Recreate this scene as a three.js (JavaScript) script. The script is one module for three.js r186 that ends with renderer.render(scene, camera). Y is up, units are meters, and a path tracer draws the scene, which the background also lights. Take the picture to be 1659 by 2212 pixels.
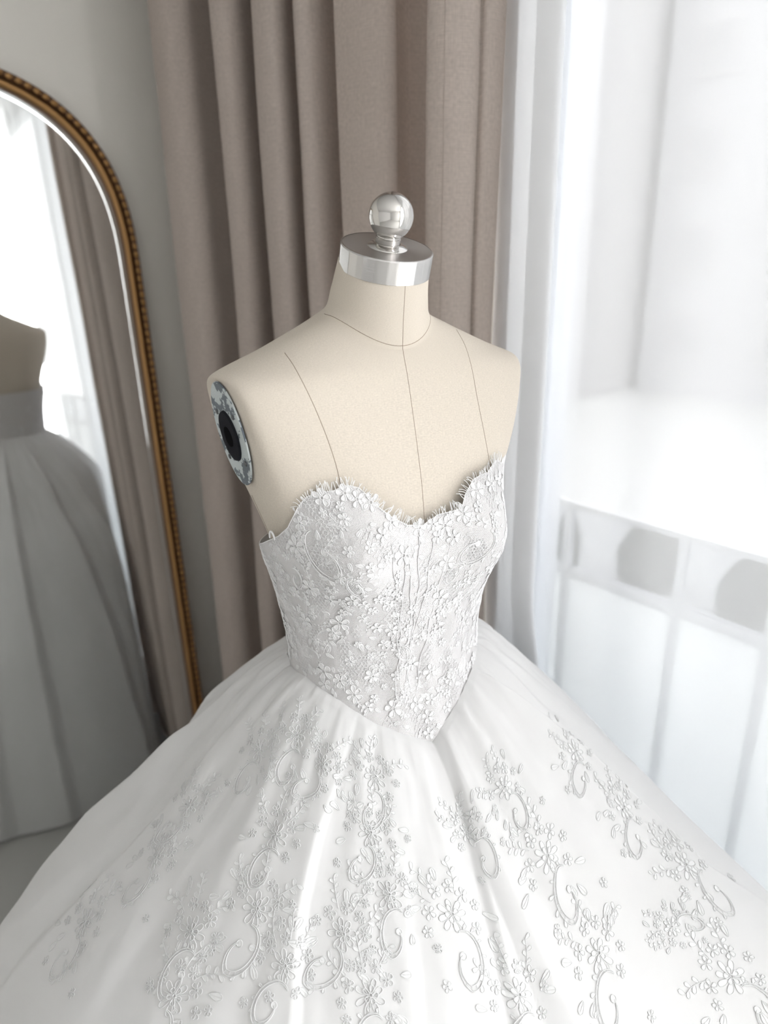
import * as THREE from 'three';
import { mergeGeometries, toCreasedNormals } from 'three/addons/utils/BufferGeometryUtils.js';
import { ImprovedNoise } from 'three/addons/math/ImprovedNoise.js';
import { RectAreaLightUniformsLib } from 'three/addons/lights/RectAreaLightUniformsLib.js';

// ------------------------------------------------------------------ camera, sky, light, exposure
const V = (x, y, z) => new THREE.Vector3(x, y, z);
const scene = new THREE.Scene();
const W = 1659, H = 2212, FOCAL = 1500, DEG = Math.PI / 180;
const PSI = 39 * DEG, PITCH = 19.5 * DEG, ROLL = 1.25 * DEG;
const EYE = V(1.8, 1.6, 0.869);
const AHEAD = V(-Math.cos(PSI), 0, -Math.sin(PSI)), RIGHT = V(Math.sin(PSI), 0, -Math.cos(PSI)), UPW = V(0, 1, 0);
const camF = AHEAD.clone().multiplyScalar(Math.cos(PITCH)).addScaledVector(UPW, -Math.sin(PITCH));
const camU0 = UPW.clone().multiplyScalar(Math.cos(PITCH)).addScaledVector(AHEAD, Math.sin(PITCH));
const camR = RIGHT.clone().multiplyScalar(Math.cos(ROLL)).addScaledVector(camU0, -Math.sin(ROLL));
const camU = camU0.clone().multiplyScalar(Math.cos(ROLL)).addScaledVector(RIGHT, Math.sin(ROLL));
const camera = new THREE.PerspectiveCamera(2 * Math.atan(H / 2 / FOCAL) / DEG, W / H, 0.05, 120);
camera.position.copy(EYE);
camera.quaternion.setFromRotationMatrix(new THREE.Matrix4().makeBasis(camR, camU, camF.clone().negate()));
camera.focus = 0.80; camera.userData.fStop = 2.7;
camera.updateMatrixWorld(true);

const SKY = new THREE.Color().setRGB(8.8, 8.8, 8.9);            // an even overcast sky
scene.background = SKY;
RectAreaLightUniformsLib.init();
const daylight = new THREE.RectAreaLight(new THREE.Color().setRGB(1.0, 0.99, 0.985), 4.7, 2.1, 2.4);   // sky light entering the uncurtained part of the window
daylight.name = 'window_daylight'; daylight.position.set(3.4, 1.36, -0.16); daylight.lookAt(3.4, 1.36, 2); scene.add(daylight);
const renderer = new THREE.WebGLRenderer({ antialias: true });
renderer.toneMapping = THREE.LinearToneMapping;
renderer.toneMappingExposure = 1.04;
renderer.shadowMap.enabled = true;

// ------------------------------------------------------------------ helpers
let seed = 20241;
const rnd = () => { seed = (seed * 1664525 + 1013904223) >>> 0; return seed / 4294967296; };
const rr = (a, b) => a + (b - a) * rnd();
const noise = new ImprovedNoise();
const N3 = (x, y, z = 0) => noise.noise(x, y, z);
const clamp = (x, a = 0, b = 1) => Math.min(b, Math.max(a, x));
const smooth = (a, b, x) => { const t = clamp((x - a) / (b - a)); return t * t * (3 - 2 * t); };
const lerp = (a, b, t) => a + (b - a) * t;
function table(points) {                                       // smooth interpolation through [x, y] points
  return (x) => {
    const n = points.length;
    if (x <= points[0][0]) return points[0][1];
    if (x >= points[n - 1][0]) return points[n - 1][1];
    let i = 0; while (x > points[i + 1][0]) i++;
    const p = (k) => points[clamp(k, 0, n - 1)];
    const [x0, y0] = p(i), [x1, y1] = p(i + 1), t = (x - x0) / (x1 - x0);
    const slope = (k) => { const a = p(k - 1), b = p(k + 1); return b[0] === a[0] ? 0 : (b[1] - a[1]) / (b[0] - a[0]); };
    const m0 = slope(i) * (x1 - x0), m1 = slope(i + 1) * (x1 - x0), t2 = t * t, t3 = t2 * t;
    return (2 * t3 - 3 * t2 + 1) * y0 + (t3 - 2 * t2 + t) * m0 + (-2 * t3 + 3 * t2) * y1 + (t3 - t2) * m1;
  };
}
const taken = {};
function numbered(name) { const n = (taken[name] = (taken[name] ?? -1) + 1); return n ? `${name}_${String(n).padStart(3, '0')}` : name; }
function tag(o, label, category, group, kind) {
  if (label) o.userData.label = label;
  if (category) o.userData.category = category;
  if (group) o.userData.group = group;
  if (kind) o.userData.kind = kind;
  return o;
}
function thing(name, label, category, group) { const g = new THREE.Group(); g.name = numbered(name); scene.add(g); return tag(g, label, category, group); }
function part(name, geometry, material, parent = scene) {
  const m = new THREE.Mesh(geometry, material);
  m.name = parent === scene ? numbered(name) : name; m.castShadow = m.receiveShadow = true; parent.add(m); return m;
}
function struct(name, geometry, material, label, category) { return tag(part(name, geometry, material), label, category, null, 'structure'); }
function bx(w, h, d, x, y, z) {                                 // a box with uv in metres
  const g = new THREE.BoxGeometry(w, h, d); g.translate(x, y, z);
  const p = g.attributes.position, n = g.attributes.normal, uv = g.attributes.uv;
  for (let i = 0; i < p.count; i++) {
    const ax = Math.abs(n.getX(i)), ay = Math.abs(n.getY(i));
    if (ax > 0.5) uv.setXY(i, p.getZ(i), p.getY(i)); else if (ay > 0.5) uv.setXY(i, p.getX(i), p.getZ(i)); else uv.setXY(i, p.getX(i), p.getY(i));
  }
  return g;
}
const box2 = (x0, x1, y0, y1, z0, z1) => bx(x1 - x0, y1 - y0, z1 - z0, (x0 + x1) / 2, (y0 + y1) / 2, (z0 + z1) / 2);
function grid(nu, nv, fn, wrap = false) {                        // fn(u, v) -> { p, uv } ; u, v in 0..1
  const pos = [], uvs = [], idx = [];
  for (let j = 0; j <= nv; j++) for (let i = 0; i <= nu; i++) { const r = fn(i / nu, j / nv); pos.push(r.p.x, r.p.y, r.p.z); uvs.push(r.uv[0], r.uv[1]); }
  for (let j = 0; j < nv; j++) for (let i = 0; i < nu; i++) { const a = j * (nu + 1) + i, b = a + 1, c = a + nu + 1, d = c + 1; idx.push(a, b, d, a, d, c); }
  const g = new THREE.BufferGeometry();
  g.setAttribute('position', new THREE.Float32BufferAttribute(pos, 3)); g.setAttribute('uv', new THREE.Float32BufferAttribute(uvs, 2)); g.setIndex(idx);
  g.computeVertexNormals();
  if (wrap) {
    const n = g.attributes.normal, a = V(), b = V();
    for (let j = 0; j <= nv; j++) { const p = j * (nu + 1), q = p + nu; a.fromBufferAttribute(n, p); b.fromBufferAttribute(n, q); a.add(b).normalize(); n.setXYZ(p, a.x, a.y, a.z); n.setXYZ(q, a.x, a.y, a.z); }
  }
  return g;
}
function rayAt(px, py) { return camF.clone().addScaledVector(camR, (px - W / 2) / FOCAL).addScaledVector(camU, (H / 2 - py) / FOCAL).normalize(); }
const caster = new THREE.Raycaster();
function hit(mesh, px, py) { mesh.updateMatrixWorld(true); caster.set(EYE, rayAt(px, py)); const h = caster.intersectObject(mesh, false); return h[0]; }
function onZ(px, py, z) { const d = rayAt(px, py); return EYE.clone().addScaledVector(d, (z - EYE.z) / d.z); }

// a bag of thread: tubes and little domed patches gathered into one geometry
class Bag {
  constructor() { this.p = []; this.n = []; this.u = []; this.i = []; }
  cord(points, normals, r, closed = false, sides = 4) {
    const n = points.length, base = this.p.length / 3, t = V(), b = V(), q = V();
    for (let k = 0; k < n; k++) {
      const a = points[closed ? (k - 1 + n) % n : Math.max(0, k - 1)], c = points[closed ? (k + 1) % n : Math.min(n - 1, k + 1)];
      t.subVectors(c, a).normalize(); b.crossVectors(normals[k], t).normalize();
      const rad = typeof r === 'function' ? r(k / (n - 1)) : r;
      for (let s = 0; s < sides; s++) {
        const an = (s / sides) * Math.PI * 2, ca = Math.cos(an), sa = Math.sin(an);
        q.copy(b).multiplyScalar(ca).addScaledVector(normals[k], sa);
        this.p.push(points[k].x + q.x * rad, points[k].y + q.y * rad, points[k].z + q.z * rad); this.n.push(q.x, q.y, q.z); this.u.push(points[k].x, points[k].y);
      }
    }
    const m = closed ? n : n - 1;
    for (let k = 0; k < m; k++) for (let s = 0; s < sides; s++) {
      const a = base + k * sides + s, b2 = base + k * sides + (s + 1) % sides, c = base + ((k + 1) % n) * sides + s, d = base + ((k + 1) % n) * sides + (s + 1) % sides;
      this.tri(a, c, b2); this.tri(b2, c, d);
    }
  }
  tri(a, b, c) {                                                  // wound to agree with the normals
    const p = this.p, n = this.n, x1 = p[b * 3] - p[a * 3], y1 = p[b * 3 + 1] - p[a * 3 + 1], z1 = p[b * 3 + 2] - p[a * 3 + 2], x2 = p[c * 3] - p[a * 3], y2 = p[c * 3 + 1] - p[a * 3 + 1], z2 = p[c * 3 + 2] - p[a * 3 + 2];
    const d = (y1 * z2 - z1 * y2) * (n[a * 3] + n[b * 3] + n[c * 3]) + (z1 * x2 - x1 * z2) * (n[a * 3 + 1] + n[b * 3 + 1] + n[c * 3 + 1]) + (x1 * y2 - y1 * x2) * (n[a * 3 + 2] + n[b * 3 + 2] + n[c * 3 + 2]);
    if (d >= 0) this.i.push(a, b, c); else this.i.push(a, c, b);
  }
  fan(centre, cn, ring, rn) {
    const base = this.p.length / 3;
    this.p.push(centre.x, centre.y, centre.z); this.n.push(cn.x, cn.y, cn.z); this.u.push(centre.x, centre.y);
    ring.forEach((q, k) => { this.p.push(q.x, q.y, q.z); this.n.push(rn[k].x, rn[k].y, rn[k].z); this.u.push(q.x, q.y); });
    for (let k = 0; k < ring.length; k++) this.tri(base, base + 1 + k, base + 1 + (k + 1) % ring.length);
  }
  build() {
    const g = new THREE.BufferGeometry();
    g.setAttribute('position', new THREE.Float32BufferAttribute(this.p, 3)); g.setAttribute('normal', new THREE.Float32BufferAttribute(this.n, 3)); g.setAttribute('uv', new THREE.Float32BufferAttribute(this.u, 2)); g.setIndex(this.i);
    return g;
  }
}

// ------------------------------------------------------------------ textures
function dataTexture(size, fn, srgb) {
  const d = new Uint8Array(size * size * 4);
  for (let y = 0; y < size; y++) for (let x = 0; x < size; x++) { const c = fn(x / size, y / size), o = (y * size + x) * 4; for (let k = 0; k < 3; k++) d[o + k] = clamp(Array.isArray(c) ? c[k] : c) * 255; d[o + 3] = 255; }
  const t = new THREE.DataTexture(d, size, size); t.wrapS = t.wrapT = THREE.RepeatWrapping; t.magFilter = THREE.LinearFilter; t.minFilter = THREE.LinearMipmapLinearFilter; t.generateMipmaps = true;
  if (srgb) t.colorSpace = THREE.SRGBColorSpace;
  t.needsUpdate = true; return t;
}
const rep = (t, u, v = u) => { const c = t.clone(); c.repeat.set(u, v); c.needsUpdate = true; return c; };
const tile = (x, y, f, k) => {                                  // noise that repeats at 1
  const s = (a, b) => N3(a * f, b * f, k);
  return s(x, y) * (1 - x) * (1 - y) + s(x - 1, y) * x * (1 - y) + s(x, y - 1) * (1 - x) * y + s(x - 1, y - 1) * x * y;
};
const weave = dataTexture(512, (x, y) => {                       // plain weave with slubs, 96 threads across
  const a = Math.sin(x * 96 * 2 * Math.PI), b = Math.sin(y * 96 * 2 * Math.PI);
  return 0.5 + 0.2 * a * (Math.sin(y * 48 * 2 * Math.PI) > 0 ? 1 : -1) * 0.6 + 0.14 * b + 0.3 * tile(x, y, 40, 3) + 0.18 * N3(x * 8, y * 220, 9);
});
const weaveTone = dataTexture(512, (x, y) => { const v = 0.93 + 0.06 * tile(x, y, 30, 5) + 0.05 * N3(x * 5, y * 260, 2) + 0.04 * N3(x * 260, y * 6, 7); return [v, v, v]; }, true);
const plaster = dataTexture(512, (x, y) => 0.5 + 0.35 * tile(x, y, 22, 1) + 0.25 * tile(x, y, 60, 4));
const netTex = dataTexture(512, (x, y) => {                      // hexagonal bobbin net, 24 cells across
  const u = x * 24, v = y * 28; let best = 9, second = 9;
  for (let j = -1; j <= 1; j++) for (let i = -1; i <= 1; i++) {
    const row = Math.floor(v) + j, cx = Math.floor(u - (row & 1) * 0.5) + i + 0.5 + (row & 1) * 0.5, cy = row + 0.5, d = Math.hypot(u - cx, (v - cy) * 0.866);
    if (d < best) { second = best; best = d; } else if (d < second) second = d;
  }
  const w = 1 - smooth(0.06, 0.2, second - best); return w;
});
const netTone = dataTexture(512, (x, y) => {
  const u = x * 24, v = y * 28; let best = 9, second = 9;
  for (let j = -1; j <= 1; j++) for (let i = -1; i <= 1; i++) {
    const row = Math.floor(v) + j, cx = Math.floor(u - (row & 1) * 0.5) + i + 0.5 + (row & 1) * 0.5, cy = row + 0.5, d = Math.hypot(u - cx, (v - cy) * 0.866);
    if (d < best) { second = best; best = d; } else if (d < second) second = d;
  }
  const w = 1 - smooth(0.06, 0.2, second - best);
  return [lerp(0.905, 0.995, w), lerp(0.899, 0.995, w), lerp(0.901, 0.995, w)];
}, true);
const zincTone = dataTexture(512, (x, y) => {                    // scuffed pale paint over dark zinc
  const n = tile(x, y, 5, 11) + 0.5 * tile(x, y, 13, 12) + 0.35 * tile(x, y, 40, 14), m = smooth(-0.02, 0.05, n + 0.1);
  const s = 0.04 * tile(x, y, 70, 3);
  return [lerp(0.36, 0.74, m) + s, lerp(0.39, 0.765, m) + s, lerp(0.42, 0.765, m) + s];
}, true);
const brushed = dataTexture(512, (x, y) => 0.5 + 0.4 * N3(x * 3, y * 300, 2) + 0.2 * N3(x * 9, y * 90, 5));

const MAT = {};
const std = (name, o) => { const m = o.transmission !== undefined || o.specularIntensity !== undefined || o.clearcoat || o.sheen || o.anisotropy ? new THREE.MeshPhysicalMaterial(o) : new THREE.MeshStandardMaterial(o); m.name = name; MAT[name] = m; return m; };
const rgb = (r, g, b) => new THREE.Color().setRGB(r, g, b);
const DS = THREE.DoubleSide;
std('wall', { color: rgb(0.73, 0.715, 0.67), roughness: 0.9, bumpMap: rep(plaster, 1.5), bumpScale: 0.0008 });
std('ceiling', { color: rgb(0.68, 0.675, 0.665), roughness: 0.95 });
std('floor', { color: rgb(0.52, 0.515, 0.50), roughness: 0.45 });
std('frame', { color: rgb(0.82, 0.83, 0.84), roughness: 0.4 });
std('glass', { color: rgb(1, 1, 1), transmission: 1, roughness: 0, thickness: 0, ior: 1.45 });
std('drape', { color: rgb(0.645, 0.565, 0.51), roughness: 0.95, side: DS, transmission: 0.28, thickness: 0, specularIntensity: 0.1, map: rep(weaveTone, 6), bumpMap: rep(weave, 6), bumpScale: 0.0003 });
std('sheer', { color: rgb(0.88, 0.89, 0.905), roughness: 0.3, side: DS, transmission: 0.125, thickness: 0, specularIntensity: 0 });
std('canvas', { color: rgb(0.70, 0.635, 0.545), roughness: 0.95, map: rep(weaveTone, 20), bumpMap: rep(weave, 20), bumpScale: 0.00008 });
std('seam', { color: rgb(0.25, 0.19, 0.14), roughness: 1 });
std('steel', { color: rgb(0.58, 0.57, 0.56), metalness: 1, roughness: 0.2, bumpMap: rep(brushed, 1), bumpScale: 0.00004 });
std('steelTop', { color: rgb(0.47, 0.455, 0.445), metalness: 1, roughness: 0.34, anisotropy: 0.7 });
std('chrome', { color: rgb(0.60, 0.585, 0.565), metalness: 1, roughness: 0.06 });
std('zinc', { color: rgb(0.95, 0.97, 0.98), metalness: 0.25, roughness: 0.5, map: rep(zincTone, 9) });
std('black', { color: rgb(0.012, 0.013, 0.017), roughness: 0.8, specularIntensity: 0.25 });
std('hole', { color: rgb(0.003, 0.003, 0.004), roughness: 0.9, specularIntensity: 0.1 });
std('screw', { color: rgb(0.12, 0.125, 0.13), metalness: 0.7, roughness: 0.45 });
std('bodice', { color: rgb(0.95, 0.945, 0.95), roughness: 0.85, side: DS, transmission: 0.12, thickness: 0, specularIntensity: 0.25, map: rep(netTone, 24), bumpMap: rep(netTex, 24), bumpScale: 0.0004 });
std('lace', { color: rgb(0.91, 0.91, 0.915), roughness: 0.8, side: DS, transmission: 0.15, thickness: 0, specularIntensity: 0.3 });
std('skirt', { color: rgb(0.86, 0.86, 0.86), roughness: 1, side: DS, transmission: 0.37, thickness: 0, specularIntensity: 0.2 });
std('lining', { color: rgb(0.87, 0.87, 0.865), roughness: 1, side: DS, transmission: 0.4, thickness: 0, specularIntensity: 0.2 });
std('skirtLace', { color: rgb(0.80, 0.805, 0.805), roughness: 1, side: DS, transmission: 0.15, thickness: 0, specularIntensity: 0.2 });
std('gold', { color: rgb(0.36, 0.20, 0.075), metalness: 0.55, roughness: 0.42 });
std('goldDark', { color: rgb(0.13, 0.065, 0.028), metalness: 0.3, roughness: 0.5 });
std('mirror', { color: rgb(0.90, 0.915, 0.91), metalness: 1, roughness: 0.015 });
std('backing', { color: rgb(0.10, 0.075, 0.055), roughness: 0.8 });
std('ground', { color: rgb(0.60, 0.61, 0.60), roughness: 0.9 });
std('facade', { color: rgb(0.55, 0.55, 0.56), roughness: 0.9 });
std('facadeDark', { color: rgb(0.46, 0.465, 0.48), roughness: 0.8 });
std('pane', { color: rgb(0.36, 0.365, 0.38), roughness: 0.15 });
std('rail', { color: rgb(0.85, 0.86, 0.87), roughness: 0.4 });
std('frosted', { color: rgb(0.92, 0.94, 0.94), roughness: 0.8, transmission: 0.85, thickness: 0, side: DS });
std('tinted', { color: rgb(0.78, 0.79, 0.81), roughness: 0, transmission: 1, thickness: 0 });
std('leaf', { color: rgb(0.05, 0.062, 0.048), roughness: 0.9 });
std('trunk', { color: rgb(0.05, 0.04, 0.03), roughness: 0.9 });

// ------------------------------------------------------------------ the room
const FY = -0.12;                                                  // floor level (the form's own heights are kept)
const WZ = -0.18;                                                  // room face of the window wall
const RX = 4.9, RZ = 4.0, RH = 2.75, TH = 0.2;
const WX0 = 0.88, WX1 = 4.5, WY0 = 0.02, WY1 = 2.62;
struct('floor', box2(-TH, RX + TH, FY - 0.15, FY, WZ - TH, RZ + TH), MAT.floor, 'pale grey floor of the fitting room', 'floor');
struct('ceiling', box2(-TH, RX + TH, RH, RH + 0.15, WZ - TH, RZ + TH), MAT.ceiling, 'white ceiling of the fitting room', 'ceiling');
struct('wall_left', box2(-TH, 0, FY, RH, WZ - TH, RZ + TH), MAT.wall, 'plain greige wall behind the arched mirror', 'wall');
struct('wall_right', box2(RX, RX + TH, FY, RH, WZ - TH, RZ + TH), MAT.ceiling, 'pale wall opposite the arched mirror', 'wall');
struct('wall_back', box2(0, RX, FY, RH, RZ, RZ + TH), MAT.ceiling, 'pale wall facing the window', 'wall');
struct('wall_window', mergeGeometries([box2(0, WX0, FY, RH, WZ - TH, WZ), box2(WX1, RX, FY, RH, WZ - TH, WZ), box2(WX0, WX1, FY, WY0, WZ - TH, WZ), box2(WX0, WX1, WY1, RH, WZ - TH, WZ)]), MAT.wall, 'wall around the wide window behind the curtains', 'wall');
{
  const w = new THREE.Group(); w.name = 'window_1'; scene.add(w); tag(w, 'wide white framed window behind the sheer curtain', 'window', null, 'structure');
  const z0 = WZ - 0.15, z1 = WZ - 0.09, f = 0.05;
  const bars = [WX0, 2.25, 3.4, WX1 - f];
  const g = [box2(WX0, WX1, WY0, WY0 + f, z0, z1), box2(WX0, WX1, WY1 - f, WY1, z0, z1), ...bars.map((x) => box2(x, x + f, WY0 + f, WY1 - f, z0, z1))];
  g.push(box2(WX0 - 0.001, WX0 + 0.012, WY0, WY1, WZ - 0.09, WZ + 0.002), box2(WX1 - 0.012, WX1 + 0.001, WY0, WY1, WZ - 0.09, WZ + 0.002));     // jamb linings
  part('window_frame', mergeGeometries(g), MAT.frame, w);
  for (let k = 0; k < 3; k++) part('pane', box2(bars[k] + f, bars[k + 1], WY0 + f, WY1 - f, WZ - 0.122, WZ - 0.118), MAT.glass, w);
}

// ------------------------------------------------------------------ taupe drape beside the window
function pathCurve(pts) { return new THREE.CatmullRomCurve3(pts.map(([x, z]) => V(x, 0, z)), false, 'centripetal'); }
{
  // crests read off the photograph along their left outlines; they step back towards the window on the right
  const zc = (x) => lerp(0.185, 0.062, smooth(0.25, 1.0, x));
  const ox = (px) => { let z = 0.15; for (let k = 0; k < 12; k++) z = zc(onZ(px, 300, z).x); return onZ(px, 300, z).x; };
  const pts = [[0.03, 0.06], [0.10, 0.10], [0.19, 0.15]];
  const fold = (p0, p1, p2, deep, flat = 0) => {                        // outline left, where the lit crest ends, outline of the next fold
    const x0 = ox(p0), x1 = ox(p1), x2 = ox(p2), z = zc(x0), w = x1 - x0;
    pts.push([x0 + w * 0.42, z - deep * 0.8], [x0 + w * 0.36, z - deep * 0.5], [x0 + w * 0.04, z - 0.05], [x0 - 0.002, z - 0.026], [x0 + Math.min(0.014, w * 0.2), z - 0.002], [x0 + w * 0.55, z - flat * 0.5], [x1 - w * 0.06, z - 0.012 - flat], [x1, z - 0.030 - flat], [x1 - w * 0.2, z - 0.07], [x1 - w * 0.3, z - deep * 0.62], [lerp(x1, x2, 0.4), z - deep]);
  };
  pts.push([0.235, 0.182], [0.28, 0.19], [0.325, 0.180], [0.345, 0.155], [0.335, 0.11], [0.33, 0.04], [0.37, -0.03]);
  fold(463, 508, 545, 0.22); fold(545, 606, 640, 0.24); fold(640, 678, 722, 0.17); fold(722, 842, 922, 0.17, 0.012);
  { const x = ox(922), z = zc(x); pts.push([x + 0.012, z - 0.12], [x - 0.002, z - 0.03], [x + 0.010, z + 0.004]);                 // the leading fold slopes back to the sheer
    for (const [px, zz] of [[960, 0.062], [1000, 0.040], [1028, 0.018], [1035, 0.004], [1042, 0.006], [1065, -0.012], [1084, -0.035], [1082, -0.06]]) pts.push([onZ(px, 300, zz).x, zz]); }
  const c = pathCurve(pts), nu = 520, P = c.getSpacedPoints(nu), len = c.getLength();
  const g = grid(nu, 40, (u, v) => {
    const q = P[Math.round(u * nu)], y = lerp(2.66, FY + 0.015, v);
    const sway = 0.008 * Math.sin(y * 1.7 + q.x * 9) + 0.004 * N3(q.x * 8, y * 2.2, 4), deep = 1 + 0.10 * N3(q.x * 5, y * 1.1, 8);
    return { p: V(clamp(q.x + sway * smooth(0.05, 0.4, q.x), 0.02, 3), y, Math.max(0.08 + (q.z - 0.08) * deep + 0.003 * N3(q.x * 14, y * 3, 2), WZ + 0.012)), uv: [u * len, y] };
  });
  const d = thing('curtain', 'taupe heavy curtain hanging in deep folds beside the window', 'curtain');
  part('curtain_panel', g, MAT.drape, d);
  // stitched hem edge of the leading side
  const seamPts = [], seamN = [];
  for (let k = 0; k <= 40; k++) { const y = lerp(2.66, FY + 0.015, k / 40), i = Math.round(0.95 * nu); const q = g.attributes.position, o = k * (nu + 1) + i, n = g.attributes.normal; const nn = V(n.getX(o), n.getY(o), n.getZ(o)); if (nn.z < 0) nn.negate(); seamPts.push(V(q.getX(o), q.getY(o), q.getZ(o)).addScaledVector(nn, 0.0003)); seamN.push(nn); }
  const b = new Bag(); b.cord(seamPts, seamN, 0.0006); part('side_hem', b.build(), MAT.drape, d);
}
// curtain rail on the ceiling
{
  const t = thing('curtain_rail', 'white double curtain rail running along the ceiling', 'curtain rail');
  part('track', box2(0.02, 4.7, RH - 0.05, RH - 0.001, 0.03, 0.07), MAT.frame, t);
  part('track', box2(0.02, 4.7, RH - 0.05, RH - 0.001, -0.06, -0.03), MAT.frame, t);
}

// ------------------------------------------------------------------ sheer curtain
{
  const pts = [[1078, -0.090], [1090, -0.068], [1103, -0.055], [1116, -0.045], [1140, -0.04], [1175, -0.042], [1200, -0.05], [1208, -0.062], [1192, -0.072], [1165, -0.078], [1148, -0.086], [1160, -0.096], [1200, -0.098], [1240, -0.092]].map(([px, z]) => [onZ(px, 300, z).x, z]);
  let x = pts.at(-1)[0] + 0.06; const ph = [-0.084, -0.092, -0.082, -0.094, -0.086, -0.09, -0.083]; let k = 0;
  while (x < 2.22) { pts.push([x, ph[k % 7]]); x += rr(0.06, 0.11); k++; }
  pts.push([2.23, -0.085]);
  const c = pathCurve(pts), nu = 560, P = c.getSpacedPoints(nu), len = c.getLength();
  const g = grid(nu, 60, (u, v) => {
    const q = P[Math.round(u * nu)], y = lerp(2.68, FY + 0.012, v);
    let z = -0.075 + (q.z + 0.075) * (1 + 0.25 * N3(q.x * 6, y * 0.9, 5));
    const push = smooth(1.05, 0.75, y) * smooth(0.55, 0.1, Math.abs(q.x - 1.25));   // the full skirt presses it towards the glass
    z = lerp(z, z * 0.5 - 0.075, push);
    return { p: V(q.x + 0.004 * N3(q.x * 5, y * 1.4, 1), y, Math.max(z, WZ + 0.02)), uv: [u * len, y] };
  });
  const s = thing('sheer_curtain', 'white translucent sheer curtain hanging across the bright window', 'sheer curtain');
  part('sheer_panel', g, MAT.sheer, s);
}

// ------------------------------------------------------------------ arched mirror leaning on the left wall
{
  const LEAN = 2.2 * DEG, MZ = 0.635, HW = 0.45, Y0 = 1.60 - FY, YT = 0.425;
  const m = thing('floor_mirror', 'tall arched floor mirror with an ornate antique gold frame leaning on the wall', 'mirror');
  m.position.set(0.083, FY, MZ); m.rotation.set(0, Math.PI / 2, 0);                      // local x -> -z of the room, local z -> +x
  const tilt = new THREE.Matrix4().makeRotationX(-LEAN);
  const outline = (inset, n = 90) => {                                           // closed outline in the plane of the glass
    const a = HW - inset, b = YT - inset, e = 2 / 2.7, p = [[-a, 0.012 + inset], [a, 0.012 + inset]];
    for (let k = 1; k < 16; k++) p.push([a, lerp(0.012 + inset, Y0, k / 16)]);
    for (let k = 0; k <= n; k++) { const t = (k / n) * Math.PI, c = Math.cos(t), s = Math.sin(t); p.push([a * Math.sign(c) * Math.abs(c) ** e, Y0 + b * Math.abs(s) ** e]); }
    for (let k = 15; k > 0; k--) p.push([-a, lerp(0.012 + inset, Y0, k / 16)]);
    return p;
  };
  const shape = (inset) => new THREE.Shape(outline(inset).map(([x, y]) => new THREE.Vector2(x, y)));
  const put = (g) => g.applyMatrix4(tilt);
  part('backing', put(new THREE.ExtrudeGeometry(shape(0.004), { depth: 0.012, bevelEnabled: false }).translate(0, 0, -0.014)), MAT.backing, m);
  part('glass', put(new THREE.ExtrudeGeometry(shape(0.036), { depth: 0.004, bevelEnabled: false })), MAT.mirror, m);
  const ring = (profile, closedProfile = true) => {                                     // sweep [inset, height] round the outline
    const rows = profile.map(([ins]) => outline(ins)), nO = rows[0].length, nP = profile.length;
    const g = grid(nO, closedProfile ? nP : nP - 1, (u, v) => { const i = Math.round(u * nO) % nO, j = Math.round(v * (closedProfile ? nP : nP - 1)) % nP; return { p: V(rows[j][i][0], rows[j][i][1], profile[j][1]), uv: [u * 5, v * 0.05] }; }, true);
    return put(g);
  };
  part('glass_bevel', ring([[0.030, 0.0025], [0.033, 0.0052], [0.044, 0.0045], [0.046, 0.0040]], false), MAT.mirror, m);
  const half = (r0, r1, h0, h) => { const a = []; for (let k = 0; k <= 10; k++) { const t = (k / 10) * Math.PI; a.push([lerp(r0, r1, (1 - Math.cos(t)) / 2), h0 + h * Math.sin(t)]); } return a; };
  const fr = part('frame', ring([[-0.002, -0.012], ...half(-0.002, 0.014, 0.004, 0.016), ...half(0.014, 0.034, 0.006, 0.012), [0.034, 0.001]]), MAT.goldDark, m);
  part('inner_moulding', ring(half(0.017, 0.032, 0.008, 0.0125)), MAT.gold, m);
  // rope of beads on the outer rim: one mesh each
  const bead = new THREE.SphereGeometry(0.0062, 10, 7); bead.scale(1.25, 1, 0.9);
  const path = outline(0.008, 160).slice(1); let acc = 0; let last = path[0], count = 0;
  for (let k = 1; k < path.length && count < 240; k++) {
    const [x, y] = path[k], seg = Math.hypot(x - last[0], y - last[1]), an = Math.atan2(y - last[1], x - last[0]); let t = 0.0185 - acc;
    while (t <= seg && count < 240) { const q = V(lerp(last[0], x, t / seg), lerp(last[1], y, t / seg), 0.0185).applyMatrix4(tilt); const b = part('bead', bead, MAT.gold, fr); b.position.copy(q); b.rotation.z = an + 0.5; t += 0.0185; count++; }
    acc = seg - (t - 0.0185); last = path[k];
  }
}

// ------------------------------------------------------------------ dress form
const AX = V(1.14353726, 0, 0.34492303), TURN = 27 * DEG;
const FRONT = AHEAD.clone().multiplyScalar(-Math.cos(TURN)).addScaledVector(RIGHT, Math.sin(TURN));
const FORM_Y = Math.atan2(FRONT.x, FRONT.z);
const spline = (rows, t) => {                                   // Catmull-Rom over an array of equal rows, t in row units
  const n = rows.length, i = clamp(Math.floor(t), 0, n - 2), f = t - i, p = (k) => rows[clamp(k, 0, n - 1)], a = p(i - 1), b = p(i), c = p(i + 1), d = p(i + 2);
  return b.map((_, k) => 0.5 * (2 * b[k] + (c[k] - a[k]) * f + (2 * a[k] - 5 * b[k] + 4 * c[k] - d[k]) * f * f + (3 * b[k] - a[k] - 3 * c[k] + d[k]) * f * f * f));
};
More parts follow.
